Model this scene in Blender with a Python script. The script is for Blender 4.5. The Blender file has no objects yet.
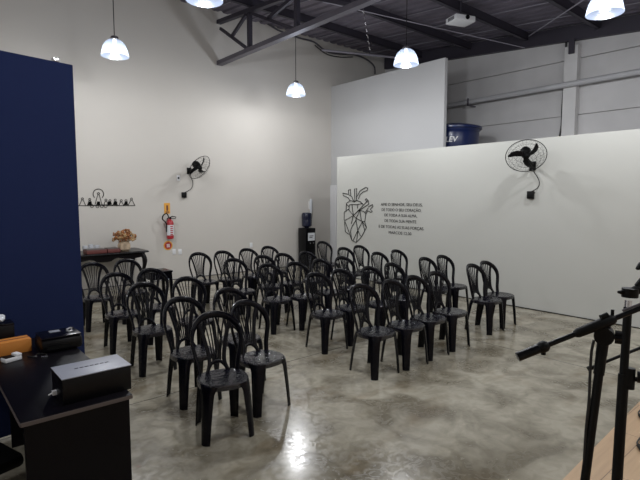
import bpy, bmesh, math, random
from mathutils import Vector, Matrix
random.seed(7)
S = bpy.context.scene
C = S.collection
PI = math.pi
V = Vector

# ---------------------------------------------------------------- camera
F = 487.48; H = 1.77
R = Matrix(((0.75915, 0.05574, -0.64852), (-0.64852+(-0.0), 0.0, 0.0), (0, 0, 0)))
def cam_basis():
    a = V((-420, 42, -F)).normalized()
    p = math.atan2(42, F)
    up = V((0, math.cos(p), math.sin(p)))
    X = a.cross(up).normalized()
    return Matrix((X, a, up))
R = cam_basis()
cd = bpy.data.cameras.new('camera'); cam = bpy.data.objects.new('camera', cd); C.objects.link(cam)
cd.sensor_width = 36; cd.lens = F * 36 / 640; cd.clip_start = .05
cam.matrix_world = Matrix.Translation((0, 0, H)) @ R.to_4x4()
S.camera = cam
def ray(px, py): return R @ V((px - 320, 240 - py, -F))
def onX(px, py, X): r = ray(px, py); return V((X, r.y * X / r.x, H + r.z * X / r.x))
def onY(px, py, Y): r = ray(px, py); return V((r.x * Y / r.y, Y, H + r.z * Y / r.y))
def onZ(px, py, Z): r = ray(px, py); t = (Z - H) / r.z; return V((r.x * t, r.y * t, Z))
def atD(px, py, D): return V((0, 0, H)) + ray(px, py) * (D / F)

# ---------------------------------------------------------------- materials
def mat(name, col, rough=.5, metal=0, spec=.5, emit=None, es=0, bump=0, bscale=40, var=0, vscale=3, trans=0, alpha=1, coat=0):
    m = bpy.data.materials.new(name); m.use_nodes = True
    n = m.node_tree.nodes; l = m.node_tree.links; b = n['Principled BSDF']
    b.inputs['Base Color'].default_value = (*col, 1); b.inputs['Roughness'].default_value = rough
    b.inputs['Metallic'].default_value = metal; b.inputs['Specular IOR Level'].default_value = spec
    b.inputs['Coat Weight'].default_value = coat
    if trans: b.inputs['Transmission Weight'].default_value = trans
    if emit: b.inputs['Emission Color'].default_value = (*emit, 1); b.inputs['Emission Strength'].default_value = es
    tc = n.new('ShaderNodeTexCoord')
    if var:
        t = n.new('ShaderNodeTexNoise'); t.inputs['Scale'].default_value = vscale; t.inputs['Detail'].default_value = 5
        l.new(tc.outputs['Object'], t.inputs['Vector'])
        r = n.new('ShaderNodeValToRGB'); r.color_ramp.elements[0].position = .3; r.color_ramp.elements[1].position = .7
        r.color_ramp.elements[0].color = (*[c * (1 - var) for c in col], 1); r.color_ramp.elements[1].color = (*[min(1, c * (1 + var)) for c in col], 1)
        l.new(t.outputs['Fac'], r.inputs['Fac']); l.new(r.outputs['Color'], b.inputs['Base Color'])
    if bump:
        t = n.new('ShaderNodeTexNoise'); t.inputs['Scale'].default_value = bscale; t.inputs['Detail'].default_value = 3
        l.new(tc.outputs['Object'], t.inputs['Vector'])
        bp = n.new('ShaderNodeBump'); bp.inputs['Strength'].default_value = bump; bp.inputs['Distance'].default_value = .01
        l.new(t.outputs['Fac'], bp.inputs['Height']); l.new(bp.outputs['Normal'], b.inputs['Normal'])
    return m
def rgb(r, g, b):
    f = lambda c: (c / 255 / 12.92) if c <= 10 else ((c / 255 + .055) / 1.055) ** 2.4
    return (f(r), f(g), f(b))

M = {}
M['plastic'] = mat('black_plastic', (.0025, .0025, .005), .22, spec=.22)
M['seat'] = mat('black_embossed_plastic', (.0025, .0025, .008), .15, spec=.9, bump=1.0, bscale=28)
M['wall'] = mat('warm_grey_paint', (.58, .55, .505), .75, var=.025, vscale=.8, bump=.05, bscale=25)
M['part'] = mat('off_white_board', (.52, .52, .485), .7, var=.02, vscale=.7)
M['part2'] = mat('white_board', (.53, .53, .53), .7, var=.02, vscale=.7)
M['conc'] = mat('grey_precast_concrete', (.60, .59, .585), .85, var=.07, vscale=1.2)
M['concw'] = mat('light_column_paint', (.68, .67, .66), .8, var=.05)
M['pipe'] = mat('grey_pipe', (.50, .50, .51), .5)
M['roof'] = mat('dark_metal_roof', (.26, .235, .285), .6, metal=.1, var=.25, vscale=1.5)
M['seam'] = mat('bright_roof_lap', (.42, .40, .46), .5, metal=.3)
M['steel'] = mat('dark_purlin_steel', (.045, .04, .055), .55, metal=.2)
M['truss'] = mat('grey_truss_steel', (.115, .105, .125), .5, metal=.2, var=.1)
M['black'] = mat('matt_black', (.002, .002, .002), .5, spec=.2)
M['blk2'] = mat('satin_black', (.002, .002, .003), .35, spec=.25)
M['cable'] = mat('cable_black', (.012, .012, .012), .5)
M['grey_cable'] = mat('grey_conduit', (.07, .065, .075), .6)
M['blue'] = mat('navy_fabric', rgb(30, 39, 72), .95, spec=.1, bump=.3, bscale=300)
M['tank'] = mat('blue_tank_plastic', (.005, .014, .075), .3)
M['white'] = mat('white_plastic', (.75, .75, .76), .4)
M['paper'] = mat('white_paper', (.72, .74, .76), .8)
M['red'] = mat('extinguisher_red', (.42, .02, .03), .3)
M['yellow'] = mat('sign_amber', (.75, .36, .05), .6)
M['orange'] = mat('orange_card', (.55, .20, .03), .6)
M['wine'] = mat('wine_cover', (.13, .035, .03), .5, var=.1, vscale=20)
M['dark_wood'] = mat('black_lacquered_wood', (.003, .002, .003), .28, spec=.3)
M['deskwood'] = mat('black_desk_laminate', (.002, .0015, .003), .4, spec=.18)
M['edge'] = mat('worn_desk_edge', (.10, .08, .075), .5)
M['boxtop'] = mat('grey_sheet_lid', (.30, .31, .36), .4)
M['chrome'] = mat('chrome', (.7, .7, .72), .2, metal=1)
M['flower'] = mat('dried_flower', (.30, .12, .04), .8, var=.5, vscale=30)
M['flower2'] = mat('pale_dried_flower', (.45, .29, .14), .8, var=.3, vscale=30)
M['vase'] = mat('straw_vase', (.50, .38, .26), .7, var=.2, vscale=20)
M['jug'] = mat('dark_blue_bottle', (.012, .015, .035), .2)
M['bluew'] = mat('powder_white', (.6, .62, .65), .5)

# prismatic lamp shade: translucent acrylic lit from within
def shade_mat():
    m = bpy.data.materials.new('prismatic_acrylic'); m.use_nodes = True
    n = m.node_tree.nodes; l = m.node_tree.links; n.remove(n['Principled BSDF'])
    o = n['Material Output']
    tr = n.new('ShaderNodeBsdfTranslucent'); tr.inputs[0].default_value = (.03, .034, .04, 1)
    gl = n.new('ShaderNodeBsdfGlossy'); gl.inputs['Roughness'].default_value = .2; gl.inputs[0].default_value = (.1, .1, .1, 1)
    tp = n.new('ShaderNodeBsdfTransparent'); tp.inputs[0].default_value = (.72, .76, .84, 1)
    em = n.new('ShaderNodeEmission'); em.inputs[0].default_value = (.62, .74, 1, 1)
    tc = n.new('ShaderNodeTexCoord'); sp = n.new('ShaderNodeSeparateXYZ'); l.new(tc.outputs['Object'], sp.inputs[0])
    mr = n.new('ShaderNodeMapRange'); mr.inputs[1].default_value = .03; mr.inputs[2].default_value = .2; mr.inputs[3].default_value = .72; mr.inputs[4].default_value = .30
    l.new(sp.outputs['Z'], mr.inputs[0]); l.new(mr.outputs[0], em.inputs[1])
    a = n.new('ShaderNodeMixShader'); a.inputs[0].default_value = .15; l.new(tr.outputs[0], a.inputs[1]); l.new(gl.outputs[0], a.inputs[2])
    b = n.new('ShaderNodeMixShader'); b.inputs[0].default_value = .28; l.new(a.outputs[0], b.inputs[1]); l.new(tp.outputs[0], b.inputs[2])
    c = n.new('ShaderNodeAddShader'); l.new(b.outputs[0], c.inputs[0]); l.new(em.outputs[0], c.inputs[1])
    l.new(c.outputs[0], o.inputs[0]); return m
M['shade'] = shade_mat()
M['bulb'] = mat('lit_lamp', (1, 1, 1), .5, emit=(.86, .93, 1), es=4)

def floor_mat():
    m = bpy.data.materials.new('polished_concrete'); m.use_nodes = True
    n = m.node_tree.nodes; l = m.node_tree.links; b = n['Principled BSDF']
    tc = n.new('ShaderNodeTexCoord')
    def noise(sc, det=6, dist=0, stretch=None):
        t = n.new('ShaderNodeTexNoise'); t.inputs['Scale'].default_value = sc; t.inputs['Detail'].default_value = det; t.inputs['Distortion'].default_value = dist
        if stretch:
            mp = n.new('ShaderNodeMapping'); mp.inputs['Scale'].default_value = stretch; mp.inputs['Rotation'].default_value = (0, 0, .5)
            l.new(tc.outputs['Object'], mp.inputs['Vector']); l.new(mp.outputs['Vector'], t.inputs['Vector'])
        else: l.new(tc.outputs['Object'], t.inputs['Vector'])
        return t
    def ramp(src, p0, c0, p1, c1):
        r = n.new('ShaderNodeValToRGB'); e = r.color_ramp.elements
        e[0].position = p0; e[0].color = (*c0, 1); e[1].position = p1; e[1].color = (*c1, 1); l.new(src, r.inputs['Fac']); return r.outputs['Color']
    def mix(f, a, bb, mode='MIX'):
        x = n.new('ShaderNodeMixRGB'); x.blend_type = mode
        if isinstance(f, float): x.inputs[0].default_value = f
        else: l.new(f, x.inputs[0])
        l.new(a, x.inputs[1]); l.new(bb, x.inputs[2]); return x.outputs[0]
    big = noise(.55, 4, .4)
    base = ramp(big.outputs['Fac'], .3, (.25, .227, .175), .68, (.41, .38, .305))
    med = noise(2.2, 9, .9)
    c2 = ramp(med.outputs['Fac'], .38, (.50, .475, .43), .58, (1.12, 1.12, 1.12))
    col = mix(.85, base, c2, 'MULTIPLY')
    st = noise(1.3, 3, .3, (1, 2.2, 1))
    c3 = ramp(st.outputs['Fac'], .55, (1, 1, 1), .70, (.60, .52, .42))
    col = mix(.8, col, c3, 'MULTIPLY')
    fine = noise(9, 9, 1.2); c4 = ramp(fine.outputs['Fac'], .36, (.68, .66, .62), .6, (1.08, 1.08, 1.08)); col = mix(.45, col, c4, 'MULTIPLY')
    # saw-cut joints
    sep = n.new('ShaderNodeSeparateXYZ'); l.new(tc.outputs['Object'], sep.inputs[0])
    def joint(out, off, per, w):
        a = n.new('ShaderNodeMath'); a.operation = 'ADD'; a.inputs[1].default_value = -off + 100 * per; l.new(out, a.inputs[0])
        p = n.new('ShaderNodeMath'); p.operation = 'PINGPONG'; p.inputs[1].default_value = per / 2; l.new(a.outputs[0], p.inputs[0])
        c = n.new('ShaderNodeMath'); c.operation = 'LESS_THAN'; c.inputs[1].default_value = w; l.new(p.outputs[0], c.inputs[0]); return c.outputs[0]
    jy = joint(sep.outputs['Y'], 4.14, 3.3, .005); jx = joint(sep.outputs['X'], .15, 5.2, .005)
    mx = n.new('ShaderNodeMath'); mx.operation = 'MAXIMUM'; l.new(jy, mx.inputs[0]); l.new(jx, mx.inputs[1])
    dk = n.new('ShaderNodeRGB'); dk.outputs[0].default_value = (.05, .045, .04, 1)
    col = mix(mx.outputs[0], col, dk.outputs[0])
    l.new(col, b.inputs['Base Color'])
    rr = ramp(med.outputs['Fac'], .3, (.20,) * 3, .7, (.10,) * 3)
    # swirly trowel scratches roughen the gloss
    sc = noise(9, 8, 2.5); sr = ramp(sc.outputs['Fac'], .48, (0, 0, 0), .52, (.10,) * 3)
    rr = mix(1.0, rr, sr, 'ADD'); l.new(rr, b.inputs['Roughness'])
    b.inputs['Specular IOR Level'].default_value = .55
    bp = n.new('ShaderNodeBump'); bp.inputs['Strength'].default_value = .01; bp.inputs['Distance'].default_value = .001
    l.new(sc.outputs['Fac'], bp.inputs['Height']); l.new(bp.outputs['Normal'], b.inputs['Normal'])
    return m
M['floor'] = floor_mat()
def wood_mat():
    m = bpy.data.materials.new('laminate_planks'); m.use_nodes = True
    n = m.node_tree.nodes; l = m.node_tree.links; b = n['Principled BSDF']; tc = n.new('ShaderNodeTexCoord')
    br = n.new('ShaderNodeTexBrick'); br.inputs['Scale'].default_value = 1; br.inputs['Brick Width'].default_value = 1.2; br.inputs['Row Height'].default_value = .19
    br.inputs['Mortar Size'].default_value = .002; br.inputs['Color1'].default_value = (.44, .29, .17, 1); br.inputs['Color2'].default_value = (.50, .34, .20, 1); br.inputs['Mortar'].default_value = (.15, .09, .06, 1)
    l.new(tc.outputs['Object'], br.inputs['Vector'])
    mp = n.new('ShaderNodeMapping'); mp.inputs['Scale'].default_value = (1.5, 22, 1); l.new(tc.outputs['Object'], mp.inputs['Vector'])
    t = n.new('ShaderNodeTexNoise'); t.inputs['Scale'].default_value = 2; t.inputs['Detail'].default_value = 6; l.new(mp.outputs['Vector'], t.inputs['Vector'])
    r = n.new('ShaderNodeValToRGB'); r.color_ramp.elements[0].color = (.7, .7, .7, 1); r.color_ramp.elements[1].color = (1.15, 1.15, 1.15, 1); l.new(t.outputs['Fac'], r.inputs['Fac'])
    x = n.new('ShaderNodeMixRGB'); x.blend_type = 'MULTIPLY'; x.inputs[0].default_value = .8; l.new(br.outputs['Color'], x.inputs[1]); l.new(r.outputs['Color'], x.inputs[2])
    l.new(x.outputs[0], b.inputs['Base Color']); b.inputs['Roughness'].default_value = .45; return m
M['wood'] = wood_mat()

# ---------------------------------------------------------------- mesh helpers
def box(bm, x0, x1, y0, y1, z0, z1, bev=0):
    r = bmesh.ops.create_cube(bm, size=1)
    for v in r['verts']:
        v.co = V(((x0 + x1) / 2 + v.co.x * (x1 - x0), (y0 + y1) / 2 + v.co.y * (y1 - y0), (z0 + z1) / 2 + v.co.z * (z1 - z0)))
    if bev:
        es = list({e for v in r['verts'] for e in v.link_edges})
        bmesh.ops.bevel(bm, geom=es, offset=bev, segments=2, affect='EDGES', profile=.5)
    return r
def tube(bm, pts, rad, n=8, cap=True):
    pts = [V(p) for p in pts]; rings = []
    rads = rad if isinstance(rad, (list, tuple)) else [rad] * len(pts)
    u = None
    for i, p in enumerate(pts):
        t = (pts[min(i + 1, len(pts) - 1)] - pts[max(i - 1, 0)]).normalized()
        if u is None: u = t.orthogonal().normalized()
        u = (u - t * u.dot(t)).normalized(); w = t.cross(u)
        rings.append([bm.verts.new(p + (u * math.cos(2 * PI * k / n) + w * math.sin(2 * PI * k / n)) * rads[i]) for k in range(n)])
    for a, b in zip(rings, rings[1:]):
        for k in range(n): bm.faces.new((a[k], a[(k + 1) % n], b[(k + 1) % n], b[k]))
    if cap: bm.faces.new(rings[0][::-1]); bm.faces.new(rings[-1])
def loft(bm, rings, closed=True, caps=True):
    vs = [[bm.verts.new(p) for p in r] for r in rings]; n = len(vs[0])
    for a, b in zip(vs, vs[1:]):
        for k in range(n if closed else n - 1): bm.faces.new((a[k], a[(k + 1) % n], b[(k + 1) % n], b[k]))
    if caps and closed: bm.faces.new(vs[0][::-1]); bm.faces.new(vs[-1])
def lathe(bm, prof, n=24, c=(0, 0, 0), caps=True):
    c = V(c)
    loft(bm, [[c + V((r * math.cos(2 * PI * k / n), r * math.sin(2 * PI * k / n), z)) for k in range(n)] for r, z in prof], True, caps)
def band(bm, path, normal_y, widths, thick):
    # ribbon bar following a path in a near-vertical plane: width lies in the plane, thickness along y
    pts = [V(p) for p in path]; rings = []
    for i, p in enumerate(pts):
        t = (pts[min(i + 1, len(pts) - 1)] - pts[max(i - 1, 0)]).normalized()
        nrm = V(normal_y); nrm = (nrm - t * nrm.dot(t)).normalized(); s = t.cross(nrm)
        w = (widths[i] if isinstance(widths, (list, tuple)) else widths) / 2; h = thick / 2
        q = [(-1, -.5), (-.6, -1), (.6, -1), (1, -.5), (1, .5), (.6, 1), (-.6, 1), (-1, .5)]
        rings.append([p + s * (a * w) + nrm * (b * h) for a, b in q])
    loft(bm, rings)
def smooth(pts, n=4):
    pts = [V(p) for p in pts]; out = []
    for i in range(len(pts) - 1):
        p0 = pts[max(i - 1, 0)]; p1 = pts[i]; p2 = pts[i + 1]; p3 = pts[min(i + 2, len(pts) - 1)]
        for k in range(n):
            t = k / n
            out.append(.5 * ((2 * p1) + (p2 - p0) * t + (2 * p0 - 5 * p1 + 4 * p2 - p3) * t * t + (3 * p1 - p0 - 3 * p2 + p3) * t ** 3))
    out.append(pts[-1]); return out
def obj(name, bm, m, parent=None, sm=True, xf=None):
    if xf is not None: bmesh.ops.transform(bm, matrix=xf, verts=bm.verts)
    bmesh.ops.recalc_face_normals(bm, faces=bm.faces)
    me = bpy.data.meshes.new(name); bm.to_mesh(me); bm.free()
    me.materials.append(M[m] if isinstance(m, str) else m)
    if sm:
        for p in me.polygons: p.use_smooth = True
        me.set_sharp_from_angle(angle=math.radians(38))
    o = bpy.data.objects.new(name, me); C.objects.link(o)
    if parent: o.parent = parent
    return o
def tag(o, label, cat, group=None, kind=None):
    o['label'] = label; o['category'] = cat
    if group: o['group'] = group
    if kind: o['kind'] = kind
    return o
def thing(name, label, cat, loc=(0, 0, 0), rz=0, group=None):
    o = bpy.data.objects.new(name, None); C.objects.link(o); o.location = loc; o.rotation_euler = (0, 0, rz); o.empty_display_size = .1
    return tag(o, label, cat, group)
def struct(name, bm, m, label=None, sm=False):
    o = obj(name, bm, m, None, sm); o['kind'] = 'structure'
    return o
def B(): return bmesh.new()
def boxobj(name, m, b, parent=None, bev=0, xf=None):
    bm = B(); box(bm, *b, bev); return obj(name, bm, m, parent, True, xf)
def copy_tree(o, parent=None):
    c = o.copy(); C.objects.link(c)
    if parent: c.parent = parent
    for ch in list(o.children): copy_tree(ch, c)
    return c
def frame(d, up=(0, 0, 1)):
    # matrix whose local z is d
    z = V(d).normalized(); x = V(up).cross(z)
    x = x.normalized(); y = z.cross(x)
    return Matrix((x, y, z)).transposed().to_4x4()
def text_mesh(s, size, align='CENTER', ext=.002, shear=0, spacing=1.0, off=0):
    cu = bpy.data.curves.new('lettering', 'FONT'); cu.body = s; cu.size = size; cu.align_x = align; cu.align_y = 'CENTER'; cu.extrude = ext; cu.shear = shear; cu.space_line = spacing; cu.offset = off
    o = bpy.data.objects.new('lettering', cu); C.objects.link(o)
    bpy.context.view_layer.update()
    me = bpy.data.meshes.new_from_object(o.evaluated_get(bpy.context.evaluated_depsgraph_get()))
    bpy.data.objects.remove(o); bpy.data.curves.remove(cu)
    return me
def link_mesh(name, me, m, parent=None, mw=None):
    me.name = name; me.materials.clear(); me.materials.append(M[m])
    if mw is not None: me.transform(mw)
    o = bpy.data.objects.new(name, me); C.objects.link(o)
    if parent: o.parent = parent
    return o

# ---------------------------------------------------------------- the room
YW = 10.05; XO = 11.2; XP = 7.54; XU = 9.03
roofz = lambda y: 5.06 + .085 * y
def slab(name, m, b): bm = B(); box(bm, *b); return struct(name, bm, m)
slab('floor', 'floor', (-3.5, XO + .3, -3.5, YW + .2, -.15, 0))

def poly_wall(name, m, pts, vec):
    bm = B(); vec = V(vec); loft(bm, [[V(p) for p in pts], [V(p) + vec for p in pts]]); return struct(name, bm, m)
z1 = roofz(YW) + .05
poly_wall('floor_stage', 'wood', [(-3.3, -3.3, 0), (7.5, -3.3, 0), (7.5, 1.31, 0), (-3.3, .815, 0)], (0, 0, .2))
slab('wall_back', 'wall', (-3.5, XO + .2, YW, YW + .2, 0, z1))
poly_wall('wall_front', 'wall', [(-3.5, -3.5, 0), (XO + .2, -3.5, 0), (XO + .2, -3.5, roofz(-3.5) + .05), (-3.5, -3.5, roofz(-3.5) + .05)], (0, -.2, 0))
poly_wall('wall_left', 'wall', [(-3.5, -3.5, 0), (-3.5, YW, 0), (-3.5, YW, z1), (-3.5, -3.5, roofz(-3.5) + .05)], (-.2, 0, 0))
# outer precast wall: long panels one above another with open seams
bm = B()
seams = [-.1, 1.18, 2.37, 3.56, 4.75, 5.94]
box(bm, XO + .06, XO + .2, -3.5, YW, 0, 5.6)
for a, b in zip(seams, seams[1:]):
    for ya, yb in ((-3.5, 4.6), (4.6, YW)): box(bm, XO, XO + .06, ya, yb, max(a, 0) + .008, min(b, 5.75) - .008)
struct('wall_right', bm, 'conc')
bm = B(); box(bm, XO - .16, XO, 4.50, 4.77, 0, 5.0); struct('wall_right_column', bm, 'concw')
# partitions
slab('wall_partition', 'part', (XP, XP + .09, -3.5, 8.19, 0, 2.69))
slab('ceiling_mezzanine', 'part2', (XP + .09, XO, -3.5, 8.19, 2.5, 2.6))
slab('wall_upper_partition', 'part2', (XU, XU + .09, 6.4, YW, 2.6, 4.77))
slab('wall_passage', 'part2', (XU + .005, XU + .09, 8.19, YW, 0, 2.6))
bm = B(); box(bm, XU - .035, XU + .0, 9.70, YW - .005, 0, 2.12); box(bm, XU - .05, XU - .035, 9.78, 9.80, 0, 2.1); struct('door_1', bm, 'white')
bm = B(); box(bm, XP - .012, XP, -3.3, 8.19, 0, .012); struct('trim_1', bm, 'black')
bm = B(); box(bm, -3.4, XU - .05, YW - .008, YW, 0, .012); struct('trim_2', bm, 'grey_cable')

# corrugated roof
bm = B(); rows = []
x = -3.5; prof = []
while x < XO + .2:
    prof += [(x, 0), (x + .12, 0), (x + .15, .035), (x + .22, .035), (x + .25, 0)]; x += .25
rings = []
for y in (-3.5, YW + .01):
    rings.append([V((min(px, XO + .2), y, roofz(y) + pz)) for px, pz in prof])
loft(bm, rings, closed=False)
r = bmesh.ops.solidify(bm, geom=bm.faces[:], thickness=-.03)
struct('ceiling', bm, 'roof')
bm = B()
for xx in [k * 1.0 + .45 for k in range(-3, 11)]:
    a = V((xx, -3.4, roofz(-3.4) - .004)); b = V((xx, YW - .05, roofz(YW) - .004))
    loft(bm, [[a + V((0, 0, -.006)), a + V((.018, 0, -.006)), a + V((.018, 0, .006)), a + V((0, 0, .006))], [b + V((0, 0, -.006)), b + V((.018, 0, -.006)), b + V((.018, 0, .006)), b + V((0, 0, .006))]])
struct('ceiling_sheet_laps', bm, 'seam')
# eave beam on top of the outer wall
bm = B()
def sl(y, o): return 4.74 + .083 * y + o
loft(bm, [[V((XO - .12, y, sl(y, 0))), V((XO + .1, y, sl(y, 0))), V((XO + .1, y, roofz(y) - .02)), V((XO - .12, y, roofz(y) - .02))] for y in (-3.4, YW - .06)])
struct('trim_3', bm, 'steel')
# dark bracket where the beam meets the column
bm = B(); box(bm, XO - .22, XO - .165, 4.56, 4.67, 4.83, 5.12); struct('trim_4', bm, 'steel')
# purlins: C-section beams running along x
pur = [-1.7, -.25, 1.2, 2.65, 4.1, 5.62, 7.1, 8.62]
for y in pur:
    zt = roofz(y) - .012; bm = B()
    box(bm, -3.4, XO - .14, y - .012, y + .012, zt - .17, zt)
    box(bm, -3.4, XO - .14, y - .012, y + .07, zt - .172, zt - .155)
    struct('ceiling_purlin', bm, 'steel')

# ---------------------------------------------------------------- roof truss
XT = 5.61
tr = thing('roof_truss', 'long grey steel roof truss with diagonal webs running from back wall across the ceiling', 'truss', (XT, 0, 4.78))
def bar(name, p, q, w, m, parent, d=None):
    p = V(p); q = V(q); t = (q - p).normalized(); s = V((1, 0, 0)); u = s.cross(t).normalized(); d = d or w
    bm = B(); loft(bm, [[c + s * a * w / 2 + u * b * d / 2 for a, b in ((-1, -1), (1, -1), (1, 1), (-1, 1))] for c in (p, q)])
    return obj(name, bm, m, parent, False)
bar('bottom_chord', (0, YW - .04, 0), (0, -3.2, 0), .13, 'truss', tr, .09)
toff = lambda y: roofz(y) - .24 - 4.78
bar('top_chord', (0, YW - .04, toff(YW)), (0, -3.2, toff(-3.2)), .10, 'steel', tr, .08)
nodes = [8.74, 7.17, 5.7, 4.2, 2.7, 1.2, -.3, -1.8]
prev = YW - .1
for i, y in enumerate(nodes):
    bar('post', (0, y, .03), (0, y, toff(y) - .03), .08, 'steel', tr, .085)
    zt = .74 if i == 0 else toff(prev) - .04
    bar('diagonal', (0, prev - .02, zt), (0, y + .08, .05), .05, 'steel', tr, .06)
    my = prev + (y - prev) * .42; mz = zt + (.05 - zt) * .42
    bar('strut', (.0, my, mz), (0, y + .12, toff(y) - .04), .05, 'steel', tr, .07)
    prev = y
# cross ties: thin rod braces
def rod(name, p, q, r, m, label, cat, group=None):
    bm = B(); tube(bm, [p, q], r, 6); return tag(obj(name, bm, m), label, cat, group)
rod('bracing_rod', onX(529, 36, 10.9), V((6.9, 1.6, 4.8)), .012, 'seam', 'thin steel bracing rod slanting up from above the right wall', 'rod')
rod('bracing_rod', V((6.2, 7.16, 5.43)), V((10.9, 5.6, 5.15)), .009, 'seam', 'thin steel bracing rod crossing under the purlins behind the projector', 'rod')
# hanging chain by the truss
bm = B(); a = onX(363, 8, 6.8); b = onX(370, 50, 6.8)
tube(bm, [a + (b - a) * k / 14 + V((.012 * (-1) ** k, 0, 0)) for k in range(15)], .008, 5)
tag(obj('hanging_chain', bm, 'chrome'), 'thin pale chain dangling from the roof beside the truss', 'chain')
# conduit snaking under the roof on the back wall
cp = [onY(238, 16, YW - .08), onY(262, 21, YW - .1), onY(280, 31, YW - .1), onY(300, 38, YW - .1), onY(314, 42, YW - .1), onY(326, 51, YW - .1), onY(340, 54, YW - .1), onY(352, 54, YW - .1), onY(366, 59, YW - .1), onY(374, 66, YW - .1), onY(375, 74, YW - .1)]
bm = B(); tube(bm, smooth(cp, 5), .022, 6); tag(obj('cable_conduit', bm, 'grey_cable'), 'sagging dark cable conduit along the top of the back wall', 'conduit')
bm = B(); tube(bm, smooth([p + V((.03, 0, -.075)) for p in cp[4:8]], 5), .014, 6)
tag(obj('cable_conduit', bm, 'cable'), 'short thin black cable looping just beneath the conduit under the roof', 'cable')
bm = B(); a = onY(322, 50, YW - .12); tube(bm, [a, V((a.x + 3.0, a.y - 1.2, a.z + .0))], .03, 8)
tag(obj('roof_pipe', bm, 'seam'), 'grey pipe under the roof at the far corner above the upper partition', 'pipe')

# long pipe on outer wall
pp = thing('wall_pipe', 'long light grey pipe running along the upper concrete wall', 'pipe', (XO - .28, 0, 4.14))
bm = B(); tube(bm, [(0, 9.9, .0), (0, 2.0, .06), (0, -3.2, .08)], .058, 12); obj('pipe', bm, 'pipe', pp)
for y in (9, 7.0, 3.15, 1, -1):
    bm = B(); box(bm, -.07, .27, y - .02, y + .02, -.08, -.055); box(bm, -.07, -.05, y - .02, y + .02, -.08, .1); obj('bracket', bm, 'truss', pp)
bm = B(); tube(bm, smooth([onX(566, 42, XO - .03), onX(565.2, 70, XO - .03), onX(563.5, 90, XO - .03), onX(562, 110, XO - .03), onX(561.5, 125, XO - .05), onX(559, 140, XO - .05), onX(557, 160, XO - .06)], 4), .018, 6)
tag(obj('wall_cable', bm, 'cable'), 'black cable hanging down beside the light wall column', 'cable')

# ---------------------------------------------------------------- blue water tank
TC = V((9.9, 6.74, 2.612))
tk = thing('water_tank', 'round blue plastic water tank with white letters above the partition', 'tank', TC)
bm = B(); lathe(bm, [(.50, 0), (.53, .05), (.56, .4), (.575, .62), (.565, .66), (.585, .68), (.59, .72)], 40); obj('tank_body', bm, 'tank', tk)
bm = B(); lathe(bm, [(.62, .72), (.635, .735), (.635, .77), (.61, .79), (.5, .82), (.3, .86), (.12, .87)], 40); obj('lid', bm, 'tank', tk)
az = math.atan2(-TC.y, -TC.x)   # towards the hall
def wrap(me, rr, zc, a0):
    for v in me.vertices:
        a = a0 + v.co.x / rr; rad = rr + .004 + v.co.z
        v.co = V((rad * math.cos(a), rad * math.sin(a), zc + v.co.y))
me = text_mesh('FORTLEV', .16, 'RIGHT', .002, .2, off=.004); wrap(me, .58, .46, az + .12); link_mesh('lettering', me, 'white', tk)
bm = B(); box(bm, -.75, -.22, -.05, .03, 0, .003); bmesh.ops.subdivide_edges(bm, edges=bm.edges[:], cuts=6)
me = bpy.data.meshes.new('red_label'); bm.to_mesh(me); bm.free(); wrap(me, .575, .33, az - .04); link_mesh('label_stripe', me, 'red', tk)['label'] = 'red label stripe'

# ---------------------------------------------------------------- projector
PC = atD(460.5, 20.5, 9.3)
pj = thing('projector', 'white ceiling projector hanging under the dark roof', 'projector', PC, math.radians(-20))
bm = B(); box(bm, -.22, .22, -.17, .17, -.055, .055, .02); obj('body', bm, 'white', pj)
bm = B(); tube(bm, [(.03, -.15, .01), (.03, -.185, .01)], .042, 16); obj('lens', bm, 'blk2', pj)['label'] = 'black round lens'
bm = B()
for k in range(5): box(bm, -.226, -.218, -.1 + k * .04, -.08 + k * .04, -.03, .03)
obj('vent', bm, 'grey_cable', pj)
bm = B(); tube(bm, [(0, 0, .05), (0, 0, roofz(PC.y) - PC.z - .03)], .02, 10); box(bm, -.08, .08, -.06, .06, .05, .075); obj('ceiling_mount', bm, 'steel', pj)

# ---------------------------------------------------------------- pendant lamps
def make_lamp():
    t = thing('pendant_lamp', '', 'lamp', (0, 0, 0), 0, 'prismatic dome pendant lamps')
    bm = B(); n = 48; rings = []
    for rad, z in [(.06, .285), (.10, .275), (.145, .235), (.175, .18), (.195, .12), (.207, .06), (.218, .0)]:
        rings.append([V(((rad + (.003 if k % 2 else -.001)) * math.cos(2 * PI * k / n), (rad + (.003 if k % 2 else -.001)) * math.sin(2 * PI * k / n), z)) for k in range(n)])
    loft(bm, rings, True, False); obj('lamp_shade', bm, 'shade', t)
    bm = B(); lathe(bm, [(.062, .28), (.068, .30), (.06, .34), (.03, .355)], 20); obj('cap', bm, 'chrome', t)
    bm = B(); lathe(bm, [(.01, .03), (.055, .05), (.075, .10), (.06, .16), (.03, .22), (.03, .28)], 20); obj('bulb', bm, 'bulb', t)
    return t
lamps = [((2.62, 7.87), 'small pendant lamp lit in front of the back wall beside the navy panel'),
         ((6.47, 8.32), 'smallest pendant lamp, lit low over the far chairs under the roof truss'),
         ((6.38, 5.28), 'pendant lamp hanging in front of the upper white partition'),
         ((6.42, 2.33), 'largest pendant lamp, top right above the concrete wall'),
         ((2.66, 5.05), 'pendant lamp cut by the top of the photo left of the truss'),
         ((2.75, 2.25), 'pendant lamp above the front of the chairs near the stage'), ((2.75, -.75), 'added unseen pendant lamp above the stage left half, evens out the light'), ((6.66, -.6), 'added unseen pendant lamp above the stage right half, evens out the light'), ((-1.2, 2.25), 'added unseen pendant lamp behind the desk and panel, evens out the light'), ((-1.2, 5.2), 'added unseen pendant lamp in the corner behind the navy panel, evens out light')]  # last four are extra lamps, added out of view to even out the light
L0 = make_lamp(); LE = 86
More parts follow.
